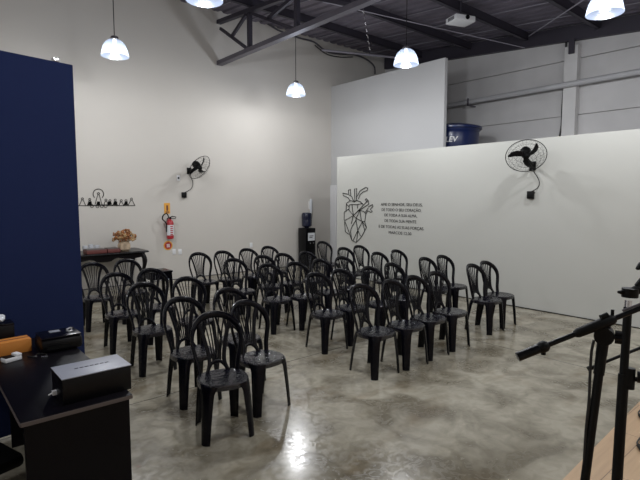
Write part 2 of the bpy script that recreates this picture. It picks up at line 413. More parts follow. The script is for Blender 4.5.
for i, ((x, y), lb) in enumerate(lamps):
    o = L0 if i == 0 else copy_tree(L0)
    z = 3.93; o.location = (x, y, z); o.scale = (.92, .92, .86); o['label'] = lb
    bm = B(); tube(bm, [(0, 0, .35), (0, 0, (roofz(y) - z - .01) / .86)], .007, 6); obj('cord', bm, 'cable', o)
    ld = bpy.data.lights.new('lamp_light', 'POINT'); ld.energy = LE; ld.color = (.95, .97, 1) ; ld.shadow_soft_size = .07
    lo = bpy.data.objects.new('lamp_light', ld); C.objects.link(lo); lo.location = (x, y, z - .01)

# ---------------------------------------------------------------- chairs
CH = .87
def bow(bm):
    for v in bm.verts: v.co.y -= 1.9 * v.co.x ** 2   # the back is bowed: side posts stand forward of the splat
def yb(z): return .128 + .12 * (z - .42) / .45
def make_chair():
    t = thing('plastic_chair', '', 'chair')
    n = 40
    def sup(s, z, kx=.188, ky=.176, e=2.45):
        out = []
        for k in range(n):
            a = 2 * PI * k / n; c, d = math.cos(a), math.sin(a)
            out.append(V((kx * s * math.copysign(abs(c) ** (2 / e), c), ky * s * math.copysign(abs(d) ** (2 / e), d) - .022, z)))
        return out
    bm = B()
    loft(bm, [sup(s, z) for s, z in [(.05, .431), (.45, .432), (.75, .437), (.9, .444), (.97, .443), (1.0, .434), (1.005, .42), (.99, .398), (.965, .398), (.96, .42), (.9, .43), (.5, .424), (.05, .423)]])
    for v in bm.verts: v.co.z -= .014
    obj('seat', bm, 'seat', t)
    # back frame: one horseshoe
    half = [(-.143, .40), (-.156, .50), (-.175, .58), (-.190, .655), (-.186, .725), (-.158, .785), (-.108, .827), (-.053, .846)]
    path = [(x, yb(z), z) for x, z in half] + [(0, yb(.85), .850)] + [(-x, yb(z), z) for x, z in half[::-1]]
    path = smooth(path, 3)
    ws = []
    for p in path: f = max(0, min(1, (p.z - .66) / .2)); ws.append(.026 + .030 * f)
    bm = B(); band(bm, path, (0, 1, 0), ws, .03); bow(bm); obj('back_frame', bm, 'plastic', t)
    # splat: two borders, thin slats, a small arch over the seat
    bm = B()
    for s in (-1, 1):
        band(bm, smooth([(s * .088, yb(.42), .415), (s * .066, yb(.46), .462), (s * .058, yb(.52), .52), (s * .074, yb(.62), .62), (s * .100, yb(.73), .73), (s * .128, yb(.80), .805)], 3), (0, 1, 0), .030, .014)
    band(bm, smooth([(-.07, yb(.45), .450), (-.04, yb(.49), .485), (0, yb(.5), .498), (.04, yb(.49), .485), (.07, yb(.45), .450)], 3), (0, 1, 0), .026, .014)
    for k in range(5):
        q = (k - 2) / 2
        band(bm, smooth([(q * .030, yb(.5), .50), (q * .042, yb(.6), .62), (q * .062, yb(.74), .74), (q * .088, yb(.84), .842)], 2), (0, 1, 0), .010, .009)
    bow(bm); obj('back_splat', bm, 'plastic', t)
    for sx, sy in ((-1, -1), (1, -1), (-1, 1), (1, 1)):
        u = V((sx, sy, 0)).normalized(); v = V((-u.y, u.x, 0)); rings = []
        for z, off, w in [(.417, 0, .14), (.40, .004, .128), (.36, .012, .104), (.28, .02, .094), (.18, .03, .086), (.08, .038, .078), (0, .044, .072)]:
            k = off / .044
            c = V((sx * ((.150 + .034 * k) if sy < 0 else (.138 + .020 * k)), sy * ((.158 if sy < 0 else .125) + (.03 if sy < 0 else .075) * k), z))
            outer = []; inner = []
            for s in (-1, -.6, -.2, .2, .6, 1):
                outer.append(c + v * (s * w / 2) - u * (.22 * w * s * s * .9)); inner.append(c + v * (s * w / 2 * .86) - u * (.22 * w * s * s * .9 + .009))
            rings.append(outer + inner[::-1])
        bm = B(); loft(bm, rings); obj('leg', bm, 'plastic', t)
    return t
AY = .185
P = [  # apex x, apex y, rz, label
 (1.82, 3.39, -.24, 'front of the left block, nearest the desk, turned slightly left'),
 (2.235, 3.60, .10, 'front of the left block, right side, beside the open floor'),
 (1.88, 4.11, 0, 'second row of the left block, left side'),
 (2.42, 4.22, .03, 'second row of the left block, right side, mostly hidden'),
 (1.90, 5.08, 0, 'third row of the left block, left side'),
 (2.42, 5.14, 0, 'third row of the left block, right side'),
 (1.91, 5.99, 0, 'fourth row of the left block, left side'),
 (2.37, 6.07, 0, 'fourth row of the left block, before the small side table'),
 (1.97, 7.16, 0, 'last row of the left block, beside the navy panel edge'),
 (2.47, 7.25, 0, 'last row of the left block, before the console table'),
 (3.59, 3.52, 0, 'front row of the middle block, leftmost chair'),
 (4.03, 3.49, 0, 'front row of the middle block, second chair from its left end'),
 (4.46, 3.52, 0, 'front row of the middle block, third chair from its left end'),
 (4.91, 3.54, 0, 'front row of the middle block, rightmost chair'),
 (3.74, 4.43, 0, 'second row of the middle block, leftmost chair'),
 (4.17, 4.46, 0, 'second row of the middle block, second chair from its left end'),
 (4.62, 4.38, 0, 'second row of the middle block, third chair from its left end'),
 (5.11, 4.42, 0, 'second row of the middle block, rightmost chair'),
 (3.76, 5.47, 0, 'third row of the middle block, leftmost chair'),
 (4.16, 5.38, 0, 'third row of the middle block, second chair from its left end'),
 (4.64, 5.40, 0, 'third row of the middle block, third chair from its left end'),
 (5.10, 5.41, 0, 'third row of the middle block, rightmost chair'),
 (3.71, 6.29, 0, 'fourth row of the middle block, leftmost chair'),
 (4.26, 6.34, 0, 'fourth row of the middle block, second chair from its left end'),
 (4.67, 6.37, 0, 'fourth row of the middle block, third chair from its left end'),
 (5.12, 6.32, 0, 'fourth row of the middle block, rightmost, before the water dispenser'),
 (3.68, 7.36, 0, 'last row of the middle block, leftmost chair'),
 (4.12, 7.34, 0, 'last row of the middle block, second chair from its left end'),
 (4.64, 7.40, 0, 'last row of the middle block, third chair from its left end'),
 (5.17, 7.50, 0, 'last row of the middle block, rightmost chair'),
 (5.87, 3.63, 0, 'front row of the right block, left chair'),
 (6.29, 3.68, 0, 'front row of the right block, right chair next to the white partition'),
 (5.99, 4.52, 0, 'second row of the right block, left chair'),
 (6.42, 4.51, 0, 'second row of the right block, right chair next to the white partition'),
 (5.97, 5.48, 0, 'third row of the right block, left chair'),
 (6.49, 5.51, 0, 'third row of the right block, right chair below the painted verse'),
 (6.09, 6.42, 0, 'fourth row of the right block, left chair'),
 (6.57, 6.50, 0, 'fourth row of the right block, right chair below the geometric heart'),
 (6.61, 7.61, 0, 'single last-row chair of the right block, beside the passage in the corner'),
]
C0 = make_chair()
for i, (ax, ay, rz, lb) in enumerate(P):
    o = C0 if i == 0 else copy_tree(C0)
    o.rotation_euler = (0, 0, rz + random.uniform(-.015, .015))
    off = V((AY * math.sin(rz), -AY * math.cos(rz)))
    o.location = (ax + off.x, ay + off.y, 0)
    o['label'] = 'black plastic chair, ' + lb
    o['group'] = 'plastic chairs of the left block' if i < 10 else 'plastic chairs of the middle block' if i < 30 else 'plastic chairs of the right block'

# ---------------------------------------------------------------- wall fans
def make_fan(center, d, wall_pt, boxpt, axis, label, roll):
    c = V(center)
    t = thing('wall_fan', label, 'fan', c, 0, 'black wall fans')
    m = frame(d) @ Matrix.Rotation(roll, 4, 'Z')
    Rr = .288
    bm = B()
    def ring(rad, z, w=.0028, n=40): tube(bm, [(rad * math.cos(2 * PI * k / n), rad * math.sin(2 * PI * k / n), z) for k in range(n + 1)], w, 5, False)
    ring(Rr, 0, .006)
    for rad, z in ((.245, .055), (.20, .085), (.14, .10), (.08, .108)): ring(rad, z, .0016)
    ring(.245, -.05, .0016); ring(.18, -.08, .0016)
    for k in range(28):
        a = 2 * PI * k / 28; ca, sa = math.cos(a), math.sin(a)
        tube(bm, [(ca * r, sa * r, z) for r, z in ((.05, .11), (.14, .10), (.2, .085), (.245, .055), (Rr, 0), (.245, -.05), (.18, -.08), (.08, -.09))], .001, 4, False)
    obj('cage', bm, 'black', t, True, m)
    for k in range(3):
        bm = B(); a0 = 2 * PI * k / 3; rings = []
        for r, w, sw in ((.04, .05, 0), (.10, .085, .10), (.16, .09, .24), (.215, .075, .40), (.255, .025, .55)):
            a = a0 + sw; u = V((math.cos(a), math.sin(a), 0)); v = V((-u.y, u.x, 0)); tw = .35
            e = v * math.cos(tw) + V((0, 0, 1)) * math.sin(tw); nn = u.cross(e)
            rings.append([u * r + e * (s * w / 2) + nn * (h * .004 + .008 * (1 - s * s)) for s, h in ((-1, -1), (0, -1), (1, -1), (1, 1), (0, 1), (-1, 1))])
        loft(bm, rings); obj('blade', bm, 'blk2', t, True, m)
    bm = B(); lathe(bm, [(.012, .05), (.04, .045), (.05, .02), (.05, -.03), (.075, -.05), (.08, -.12), (.06, -.17), (.02, -.18)], 24); obj('motor', bm, 'black', t, True, m)
    w = V(wall_pt) - c; back = V(d).normalized() * -.13
    bm = B(); tube(bm, [back, back * 1.0 + V((0, 0, -.10)), w * .75 + V((0, 0, 0)), w], [.03, .028, .022, .022], 10)
    n = V(axis); q = w
    s = .05
    if abs(n.x) > .5: box(bm, q.x - .02, q.x, q.y - .05, q.y + .05, q.z - .07, q.z + .07, .005)
    else: box(bm, q.x - .05, q.x + .05, q.y - .02, q.y, q.z - .07, q.z + .07, .005)
    obj('bracket', bm, 'black', t)
    b = V(boxpt) - c; bm = B()
    if abs(n.x) > .5: box(bm, b.x - .06, b.x, b.y - .05, b.y + .05, b.z - .06, b.z + .06, .008)
    else: box(bm, b.x - .05, b.x + .05, b.y - .06, b.y, b.z - .06, b.z + .06, .008)
    obj('speed_control', bm, 'black', t)
    side = V((0, -.12, 0)) if abs(n.x) > .5 else V((.14, 0, 0))
    bm = B(); tube(bm, smooth([w + n * .03 + V((0, 0, -.05)), (w + b) / 2 + side + n * .03, (w * .25 + b * .75) + side * .9 + n * .03, b + V((0, 0, .05)) + n * .03], 6), .007, 6); obj('cable', bm, 'cable', t)
    return t
fR = onX(526, 156, XP - .36)
make_fan(fR, (-.66, -.41, -.64), onX(533, 166, XP), onX(531.5, 195, XP), (-1, 0, 0), 'black wall fan high on the white partition, face tilted to the floor', .5)
fL = onY(199.5, 167.5, YW - .38)
make_fan(fL, (.37, -.76, -.6), onY(189, 171, YW), onY(183.5, 195, YW), (0, -1, 0), 'black wall fan on the back wall above the fire extinguisher', 1.2)

# ---------------------------------------------------------------- wall art: geometric heart (flat line work)
def hp(cx, cy): return onX(330 + cx / 6.85, 180 + cy / 6.857, XP - .006)
heart = [
 [(97, 275), (97, 220), (125, 200), (160, 243), (100, 278), (125, 342), (150, 415), (180, 428), (215, 390), (250, 325), (238, 285), (215, 282), (178, 262)],
 [(110, 215), (112, 160), (140, 140), (165, 150), (185, 140), (210, 150), (222, 165)], [(130, 205), (132, 170), (150, 168), (190, 168), (188, 195)], [(112, 165), (132, 185)],
 [(160, 243), (150, 168)], [(160, 243), (250, 150), (262, 140), (266, 165), (190, 215), (160, 243)], [(190, 168), (222, 160), (228, 172), (212, 190)],
 [(100, 285), (105, 355), (130, 372)], [(160, 243), (178, 262), (205, 208), (232, 215), (245, 235), (238, 285)], [(205, 208), (215, 282)], [(178, 262), (178, 275), (150, 320), (140, 350), (150, 415)],
 [(178, 275), (190, 345), (210, 385)], [(190, 345), (155, 420)], [(190, 345), (222, 285), (250, 325), (238, 345), (222, 290)], [(160, 243), (145, 300)], [(190, 350), (182, 425)],
 [(135, 140), (125, 122), (90, 105), (88, 90), (125, 97), (150, 115), (158, 138)], [(128, 95), (126, 68), (140, 64), (142, 105)], [(170, 138), (168, 60), (182, 58), (182, 138)],
 [(182, 120), (205, 75), (245, 50), (258, 55), (256, 70), (225, 82), (205, 100), (195, 130)], [(158, 138), (170, 145), (185, 140)],
 [(262, 185), (290, 168), (295, 180), (275, 200), (290, 215), (280, 222), (258, 210), (245, 235)], [(240, 225), (262, 190)], [(250, 150), (242, 130), (250, 128), (262, 145)]]
bm = B()
for pl in heart: tube(bm, [hp(*p) for p in pl], .008, 5)
tag(obj('heart_wall_decal', bm, 'black'), 'black line drawing of a faceted anatomical heart on the white partition', 'wall decal')
# verse
tl = thing('verse_lettering', 'small black capital lettering in six centred lines on the white partition', 'lettering', (XP - .004, 0, 0))
lines = [('AME O SENHOR, SEU DEUS,', 401, 204.8, 41.5), ('DE TODO O SEU CORAÇÃO,', 400.8, 210.2, 39.5), ('DE TODA A SUA ALMA,', 400.3, 215.6, 32.5), ('DE TODA SUA MENTE', 400, 221.4, 31.5), ('E DE TODAS AS SUAS FORÇAS.', 400.5, 227.6, 45), ('MARCOS 12:30', 399.8, 233.2, 22.5)]
mw0 = Matrix(((0, 0, -1, 0), (-1, 0, 0, 0), (0, 1, 0, 0), (0, 0, 0, 1)))   # text x -> -y, text y -> z, faces -x
for s, cx, cy, w in lines:
    me = text_mesh(s, .082, 'CENTER', .001)
    xs = [v.co.x for v in me.vertices]; L = max(xs) - min(xs)
    a = onX(cx - w / 2, cy, XP); b = onX(cx + w / 2, cy, XP); c = onX(cx, cy, XP)
    k = abs(a.y - b.y) / L; me.transform(Matrix.Diagonal((k, 1, 1, 1)))
    link_mesh('text_line', me, 'black', tl, Matrix.Translation((0, c.y, c.z)) @ mw0)

# ---------------------------------------------------------------- wall decal on the back wall: plain generic figures in line work
bm = B(); yy = YW - .006
def wl(pts, r=.006): tube(bm, [onY(75 + x / 8, 180 + y / 8, yy) for x, y in pts], r, 5)
def wc(cx, cy, rx, ry, r=.006, a0=0, a1=2 * PI): wl([(cx + rx * math.cos(a0 + (a1 - a0) * k / 18), cy + ry * math.sin(a0 + (a1 - a0) * k / 18)) for k in range(19)], r)
wl([(20, 205), (480, 205)], .007)
wc(187, 112, 42, 40, .007, PI * .75, PI * 2.25)
for cx, hh, ww in ((60, 150, 26), (118, 155, 20), (188, 108, 30), (248, 160, 20), (280, 165, 18), (322, 160, 20), (370, 165, 20), (408, 165, 18), (452, 152, 28)):
    wc(cx, hh, 8, 8); wl([(cx - ww, 205), (cx - 6, hh + 10), (cx + 6, hh + 10), (cx + ww, 205)])
for cx in (120, 188, 275, 325, 408):
    for k in range(4): wl([(cx - 14 + k * 8, 200), (cx - 6 + k * 5, 172)], .009)
for cx in (135, 180, 215, 245): wc(cx, 208, 12, 14, .005)
tag(obj('figures_wall_decal', bm, 'black'), 'black line decal of small seated figures with a ring on the back wall', 'wall decal')

# ---------------------------------------------------------------- fire extinguisher, signs, switches
e0 = onY(168.2, 230.7, YW)
ex = thing('fire_extinguisher', 'red fire extinguisher hung on the back wall below an amber sign', 'fire extinguisher', (e0.x, YW - .1, e0.z))
bm = B(); lathe(bm, [(.06, -.17), (.073, -.155), (.075, 0), (.075, .16), (.065, .21), (.032, .24), (.028, .27)], 24); obj('cylinder', bm, 'red', ex)
bm = B(); lathe(bm, [(.0765, -.09), (.0765, .13)], 24, caps=False)
for f in [f for f in bm.faces if f.calc_center_median().y > -.0]: bm.faces.remove(f)
obj('paper_label', bm, 'paper', ex)['label'] = 'pale printed label'
bm = B()
for k in range(5): box(bm, -.028, .028, -.080, -.078, -.08 + k * .042, -.06 + k * .042)
obj('label_print', bm, 'red', [c for c in ex.children if c.name.startswith('paper_label')][0])
bm = B(); box(bm, -.02, .02, -.03, .03, .25, .29); tube(bm, [(0, 0, .29), (.05, -.03, .31), (.12, -.05, .29)], .011, 6); tube(bm, [(0, 0, .27), (.06, -.03, .27), (.11, -.05, .26)], .008, 6); obj('valve', bm, 'black', ex)
bm = B(); tube(bm, smooth([(-.02, 0, .28), (-.07, -.02, .37), (-.15, -.03, .34), (-.17, -.02, .26), (-.12, -.03, .2), (-.085, -.02, .13), (-.08, 0, -.02)], 5), .013, 8); obj('hose', bm, 'black', ex)
bm = B(); box(bm, -.03, .03, .08, .1, .2, .28); obj('wall_hook', bm, 'chrome', ex)
a = onY(164, 203, YW); b = onY(170, 213.5, YW)
sg = thing('extinguisher_sign', 'small amber square sign above the fire extinguisher', 'sign', (0, YW - .006, 0))
boxobj('plate', 'yellow', (a.x, b.x, -.004, .006, b.z, a.z), sg)
boxobj('symbol', 'wine', ((a.x * .65 + b.x * .35), (a.x * .35 + b.x * .65), -.006, -.004, b.z + .06, a.z - .05), sg)
boxobj('symbol_base', 'wine', ((a.x * .8 + b.x * .2), (a.x * .2 + b.x * .8), -.006, -.004, b.z + .02, b.z + .045), sg)
c = onY(168, 245.5, YW)
rs = thing('extinguisher_floor_sign', 'round red and yellow sign below the fire extinguisher', 'sign', (c.x, YW - .004, c.z))
rot = Matrix.Rotation(PI / 2, 4, 'X')
bm = B(); lathe(bm, [(.1, -.003), (.1, .002)], 32); obj('backing', bm, 'yellow', rs, True, rot)
bm = B(); lathe(bm, [(.074, .002), (.074, .006)], 28); obj('disc', bm, 'red', rs, True, rot)
bm = B()
for k in range(3): box(bm, -.035, .035, -.009, -.006, -.035 + k * .026, -.02 + k * .026)
obj('symbol_bars', bm, 'paper', rs)
for px, py, lb in ((174, 251.8, 'left one of two white wall switches by the fire extinguisher signs'), (180, 251.8, 'right one of two white wall switches by the fire extinguisher signs'), (178.3, 178, 'white wall outlet beside the back wall fan'), (251, 245, 'tiny white wall outlet behind the middle back chairs')):
    c = onY(px, py, YW); t = thing('wall_switch', lb, 'switch', (c.x, YW, c.z), 0, 'white wall plates')
    boxobj('plate', 'white', (-.04, .04, -.01, 0, -.06, .06), t, .003); boxobj('rocker', 'paper', (-.014, .014, -.014, -.01, -.028, .028), t)
    if py < 200: boxobj('socket', 'black', (-.02, .02, -.0145, -.0135, -.02, .02), t)

# ---------------------------------------------------------------- water dispenser
d0 = onY(306.8, 228, 9.78)
wd = thing('water_dispenser', 'black water dispenser with a dark bottle on top against the back wall', 'water dispenser', (d0.x, 9.78, 0))
bm = B(); box(bm, -.165, .165, -.16, .16, 0, 1.0, .02); obj('body', bm, 'blk2', wd)
bm = B(); lathe(bm, [(.05, .99), (.06, 1.02), (.13, 1.05), (.135, 1.2), (.13, 1.22), (.135, 1.24), (.135, 1.34), (.12, 1.39), (.02, 1.40)], 24); obj('bottle', bm, 'jug', wd)['label'] = 'dark bottle'
boxobj('notice', 'paper', (-.09, .13, -.168, -.162, .68, .88), wd)
bm = B()
for k in range(2): box(bm, -.05, .08 - k * .03, -.170, -.168, .79 - k * .04, .81 - k * .04)
obj('notice_print', bm, 'grey_cable', [c for c in wd.children if c.name.startswith('notice')][0])
boxobj('tap_recess', 'black', (-.11, .11, -.166, -.16, .46, .65), wd)
for s in (-.05, .05):
    bm = B(); tube(bm, [(s, -.165, .63), (s, -.2, .63), (s, -.2, .60)], .012, 8); obj('tap', bm, 'chrome', wd)
c = onY(309.5, 205, YW)
cu = thing('cup_dispenser', 'white tube cup dispenser on the wall above the water dispenser', 'cup dispenser', (c.x, YW - .06, c.z))
bm = B(); lathe(bm, [(.032, -.18), (.036, -.17), (.036, .12), (.03, .15), (.01, .16)], 16); obj('tube', bm, 'bluew', cu)
bm = B(); lathe(bm, [(.022, -.25), (.03, -.17)], 16); obj('cup', bm, 'paper', cu)
boxobj('wall_plate', 'white', (-.03, .03, .03, .06, -.1, .1), cu)

# ---------------------------------------------------------------- console table with curved legs
ct = thing('console_table', 'black lacquered console table with curved legs against the back wall', 'table', (2.75, 9.55, 0))
def outline(kx, ky, z, wav=.012):
    out = []
    for s in range(0, 24): f = s / 24; out.append(V((-kx + 2 * kx * f, -ky - wav * math.sin(f * PI * 6) ** 2, z)))
    for s in range(0, 6): out.append(V((kx + wav * math.sin(s / 6 * PI), -ky + 2 * ky * s / 6, z)))
    for s in range(0, 6): out.append(V((kx - 2 * kx * s / 6, ky, z)))
    for s in range(0, 6): out.append(V((-kx - wav * math.sin(s / 6 * PI), ky - 2 * ky * s / 6, z)))
    return out
bm = B(); loft(bm, [outline(.79, .37, .735), outline(.81, .385, .745), outline(.81, .385, .755), outline(.80, .375, .77)]); obj('table_top', bm, 'dark_wood', ct)
bm = B(); rings = []
def apron(x0, y0, x1, y1):
    n = 24; vs = []
    for k in range(n + 1):
        f = k / n; x = x0 + (x1 - x0) * f; y = y0 + (y1 - y0) * f
        z = .665 - .03 * abs(math.sin(f * PI * 3)) - (.03 if .4 < f < .6 else 0)
        vs.append((x, y, z))
    tdir = V((x1 - x0, y1 - y0, 0)).normalized(); nn = V((-tdir.y, tdir.x, 0)) * .012
    loft(bm, [[V(v) + nn, V((v[0], v[1], .736)) + nn, V((v[0], v[1], .736)) - nn, V(v) - nn] for v in vs])
apron(-.74, -.32, .74, -.32); apron(-.74, .32, .74, .32); apron(-.74, -.32, -.74, .32); apron(.74, -.32, .74, .32); obj('apron', bm, 'dark_wood', ct)
for sx in (-1, 1):
    for sy in (-1, 1):
        u = V((sx, sy * .6, 0)).normalized(); b0 = V((sx * .70, sy * .29, 0))
        bm = B(); tube(bm, smooth([b0 + V((0, 0, .73)), b0 + u * .05 + V((0, 0, .62)), b0 + u * .045 + V((0, 0, .48)), b0 + u * -.01 + V((0, 0, .28)), b0 + u * -.02 + V((0, 0, .12)), b0 + u * .05 + V((0, 0, .025))], 4),
                       [.045] * 5 + [.047, .045, .04, .036, .033, .03, .027, .024, .022, .02, .02, .02, .021, .023, .026, .028][:16], 10); obj('leg', bm, 'dark_wood', ct)
# dried flowers in a vase
f0 = V((3.19, 9.45, .77))
fv = thing('flower_vase', 'dried orange flowers in a straw coloured vase on the console table', 'flower arrangement', f0)
bm = B(); lathe(bm, [(.08, 0), (.11, .03), (.115, .11), (.09, .17), (.105, .19)], 20); obj('vase', bm, 'vase', fv)
rn = random.Random(3); bm = B(); b2 = B(); b3 = B()
for k in range(70):
    a = rn.uniform(0, 2 * PI); e = rn.uniform(.1, 1.25); L = rn.uniform(.13, .27)
    d = V((math.cos(a) * math.sin(e) * 1.05, math.sin(a) * math.sin(e), math.cos(e) * .85)); q = V((0, 0, .16)) + d * L
    tube(bm, [(0, 0, .12), q], .003, 4)
    tgt = b2 if k % 3 else b3
    for j in range(4):
        rr = bmesh.ops.create_icosphere(tgt, subdivisions=1, radius=rn.uniform(.012, .026)); off = q + V([rn.uniform(-.025, .025) for _ in range(3)])
        for v in rr['verts']: v.co = v.co + off
obj('stems', bm, 'vase', fv); obj('blossoms', b2, 'flower', fv); obj('pale_blossoms', b3, 'flower2', fv)['label'] = 'pale straw blossoms'
def book_box(x0, x1, y, z, lb):
    t = thing('wine_box', lb, 'box', (x0, y, z), 0, 'wine coloured boxes on the console table'); w = x1 - x0
    boxobj('box_body', 'wine', (0, w, -.13, .13, .0, .07), t, .006); boxobj('box_lid', 'edge', (.01, w - .01, -.12, .12, .07, .08), t, .003)
book_box(2.46, 2.80, 9.33, .771, 'wine red box on the left end of the console table, cups behind it')
book_box(2.815, 3.04, 9.33, .771, 'wine red box beside the flower vase')
for i, px in enumerate((85, 91, 97)):
    c = onY(px, 250, 9.6); bm = B(); t = thing('white_cup', ('left', 'middle', 'right')[i] + ' one of three pale cups behind the wine box', 'cup', (c.x, 9.6, .771), 0, 'white cups on the console table')
    lathe(bm, [(.03, 0), (.04, .02), (.045, .12 + .02 * (i == 1)), (.04, .12 + .02 * (i == 1)), (.03, .02)], 16); obj('cup_body', bm, 'bluew', t)
    bm = B(); tube(bm, smooth([(.04, 0, .1), (.058, 0, .09), (.058, 0, .05), (.038, 0, .035)], 4), .005, 6); obj('handle', bm, 'bluew', t)
# small black side table
st = thing('side_table', 'small square black side table right of the console table', 'side table', (3.22, 7.95, 0))
bm = B(); box(bm, -.19, .19, -.19, .19, .53, .56, .006); obj('table_top', bm, 'plastic', st)
bm = B()
for b in ((-.16, .16, -.17, -.155), (-.16, .16, .155, .17), (-.17, -.155, -.16, .16), (.155, .17, -.16, .16)): box(bm, *b, .42, .53)
obj('apron', bm, 'plastic', st)
for sx in (-1, 1):
    for sy in (-1, 1):
        bm = B(); loft(bm, [[V((sx * (k) + a * .022, sy * k + b * .022, z)) for a, b in ((-1, -1), (1, -1), (1, 1), (-1, 1))] for k, z in ((.155, .53), (.175, 0))]); obj('leg', bm, 'plastic', st)

# ---------------------------------------------------------------- navy panel
PT = V((1.077, 4.2)); zt = 2.80
pl = onZ(0, 50, zt); dr = V((PT.x - pl.x, PT.y - pl.y)).normalized(); ang = math.atan2(dr.y, dr.x)
bp = thing('backdrop_panel', 'tall navy blue fabric backdrop panel behind the desk', 'panel', (PT.x, PT.y, 0), ang)
bm = B(); box(bm, -2.6, 0, 0, .05, .03, zt, .006); obj('fabric', bm, 'blue', bp)
bm = B(); box(bm, -2.6, -.03, .05, .08, .1, .15); box(bm, -2.6, -.03, .05, .08, 2.6, 2.65); box(bm, -.09, -.04, .05, .09, .02, 2.75); obj('frame', bm, 'black', bp)
bm = B(); box(bm, -.14, -.10, .0, .05, zt, zt + .03, .004); obj('clip', bm, 'chrome', bp)
for x in (-.4, -2.2):
    bm = B(); box(bm, x - .03, x + .03, -.0, .5, 0, .03); obj('foot', bm, 'black', bp)

# ---------------------------------------------------------------- desk and things on it
dk = thing('desk', 'black desk with worn pale edge in the left foreground', 'desk', (.605, 3.2, 0))
boxobj('desk_top', 'deskwood', (-.25, .25, -.715, .78, .735, .76), dk, .003)
boxobj('edge_band', 'edge', (-.25, .25, -.719, -.7152, .738, .757), dk)
boxobj('side_panel', 'deskwood', (-.235, .238, -.70, -.68, 0, .735), dk)
boxobj('back_panel', 'deskwood', (.215, .232, -.68, .74, .12, .735), dk)
boxobj('leg_panel', 'deskwood', (-.1, .232, .745, .765, 0, .735), dk)
boxobj('edge_strip', 'edge', (-.2535, -.2502, -.715, .78, .740, .755), dk)
# box with slotted lid
bx = thing('slotted_box', 'black box with a grey slotted lid on the near end of the desk', 'box', (.712, 2.67, .76), .0)
boxobj('box_body', 'blk2', (-.165, .165, -.112, .112, 0, .128), bx, .003)
boxobj('lid', 'boxtop', (-.167, .167, -.114, .114, .128, .133), bx, .001)
bm = B()
for k in range(7): box(bm, -.08 + k * .025, -.062 + k * .025, .005 , .012, .1331, .1345)
obj('slots', bm, 'black', bx)
bm = B(); tube(bm, smooth([(-.165, .02, .03), (-.18, .022, .03), (-.19, .024, .025), (-.2, .026, .02)], 4), .004, 6); box(bm, -.185, -.165, .005, .03, .02, .04); obj('plug', bm, 'white', bx)
# printer
pr = thing('printer', 'black compact printer at the far end of the desk before the navy panel', 'printer', (.765, 3.62, .76), .0)
bm = B(); box(bm, -.125, .125, -.11, .12, 0, .085, .02); obj('body', bm, 'blk2', pr)
bm = B(); box(bm, -.12, .12, -.10, .115, .086, .098, .005); obj('scanner_lid', bm, 'plastic', pr)
boxobj('control_pad', 'boxtop', (-.045, .02, .03, .08, .0985, .101), pr, .001, )
boxobj('paper_slot', 'black', (-.09, .09, -.113, -.110, .02, .04), pr)
bm = B(); tube(bm, [(.06, .05, .098), (.085, .06, .105), (.10, .05, .1)], .009, 8); obj('latch', bm, 'chrome', pr)
# orange box
ob = thing('orange_carton', 'orange carton lying on the desk at the left edge of the photo', 'box', (.5, 3.68, .76), .06)
boxobj('carton_body', 'orange', (-.13, .105, -.045, .07, 0, .085), ob, .002)
boxobj('tape_strip', 'wine', (-.13, .105, .008, .018, .0852, .0865), ob)
# little white gadget
wg = thing('card_reader', 'small white device with dark screen in front of the orange carton', 'device', (.475, 3.5, .76), .35)
boxobj('shell', 'white', (-.055, .045, -.03, .03, 0, .028), wg, .006); boxobj('screen', 'black', (-.05, .006, -.026, .026, .028, .0295), wg); boxobj('raised_end', 'white', (.01, .045, -.03, .03, .026, .042), wg, .004)
bm = B(); tube(bm, smooth([(.56, 3.52, .764), (.6, 3.47, .764), (.62, 3.54, .764), (.66, 3.48, .764), (.64, 3.43, .764)], 5), .004, 6)
tag(obj('power_cord', bm, 'cable'), 'short black cord coiled on the desk between device and printer', 'cord')
bm = B(); tube(bm, [(.625, 3.44, .766), (.655, 3.42, .766)], .006, 6); tag(obj('pen_cap', bm, 'chrome'), 'small shiny metal piece on the desk beside the cord', 'metal piece')
bb = thing('black_case', 'black case behind the orange carton at the left edge', 'case', (.44, 3.88, .76), 0)
boxobj('case_body', 'blk2', (-.2, .10, -.07, .07, 0, .155), bb, .006); boxobj('case_lid', 'plastic', (-.2, .10, -.072, .072, .156, .168), bb, .003)
bm = B(); rn = random.Random(5)
for k in range(9):
    rr = bmesh.ops.create_icosphere(bm, subdivisions=2, radius=rn.uniform(.018, .03)); off = V((.36 + rn.uniform(0, .13), 3.86 + rn.uniform(-.03, .03), .952 + rn.uniform(0, .015)))
    for v in rr['verts']: v.co = V((v.co.x * 1.3, v.co.y, v.co.z * .8)) + V([rn.uniform(-.004, .004) for _ in range(3)]) + off
tag(obj('crumpled_cloth', bm, 'bluew'), 'crumpled pale cloth lying on the black case', 'cloth')
oc = thing('office_chair', 'dark office chair tucked in the shadow left of the desk', 'chair', (.13, 2.95, 0), .3)
bm = B(); box(bm, -.23, .23, -.23, .23, .40, .47, .03); obj('seat', bm, 'black', oc)
bm = B(); box(bm, -.21, .21, .24, .28, .55, .95, .02); obj('backrest', bm, 'black', oc)
bm = B(); tube(bm, smooth([(0, .1, .41), (0, .3, .43), (0, .31, .6), (0, .28, .7)], 4), .016, 8); obj('back_support', bm, 'black', oc)
bm = B(); tube(bm, [(0, 0, .08), (0, 0, .41)], .025, 12); obj('column', bm, 'black', oc)
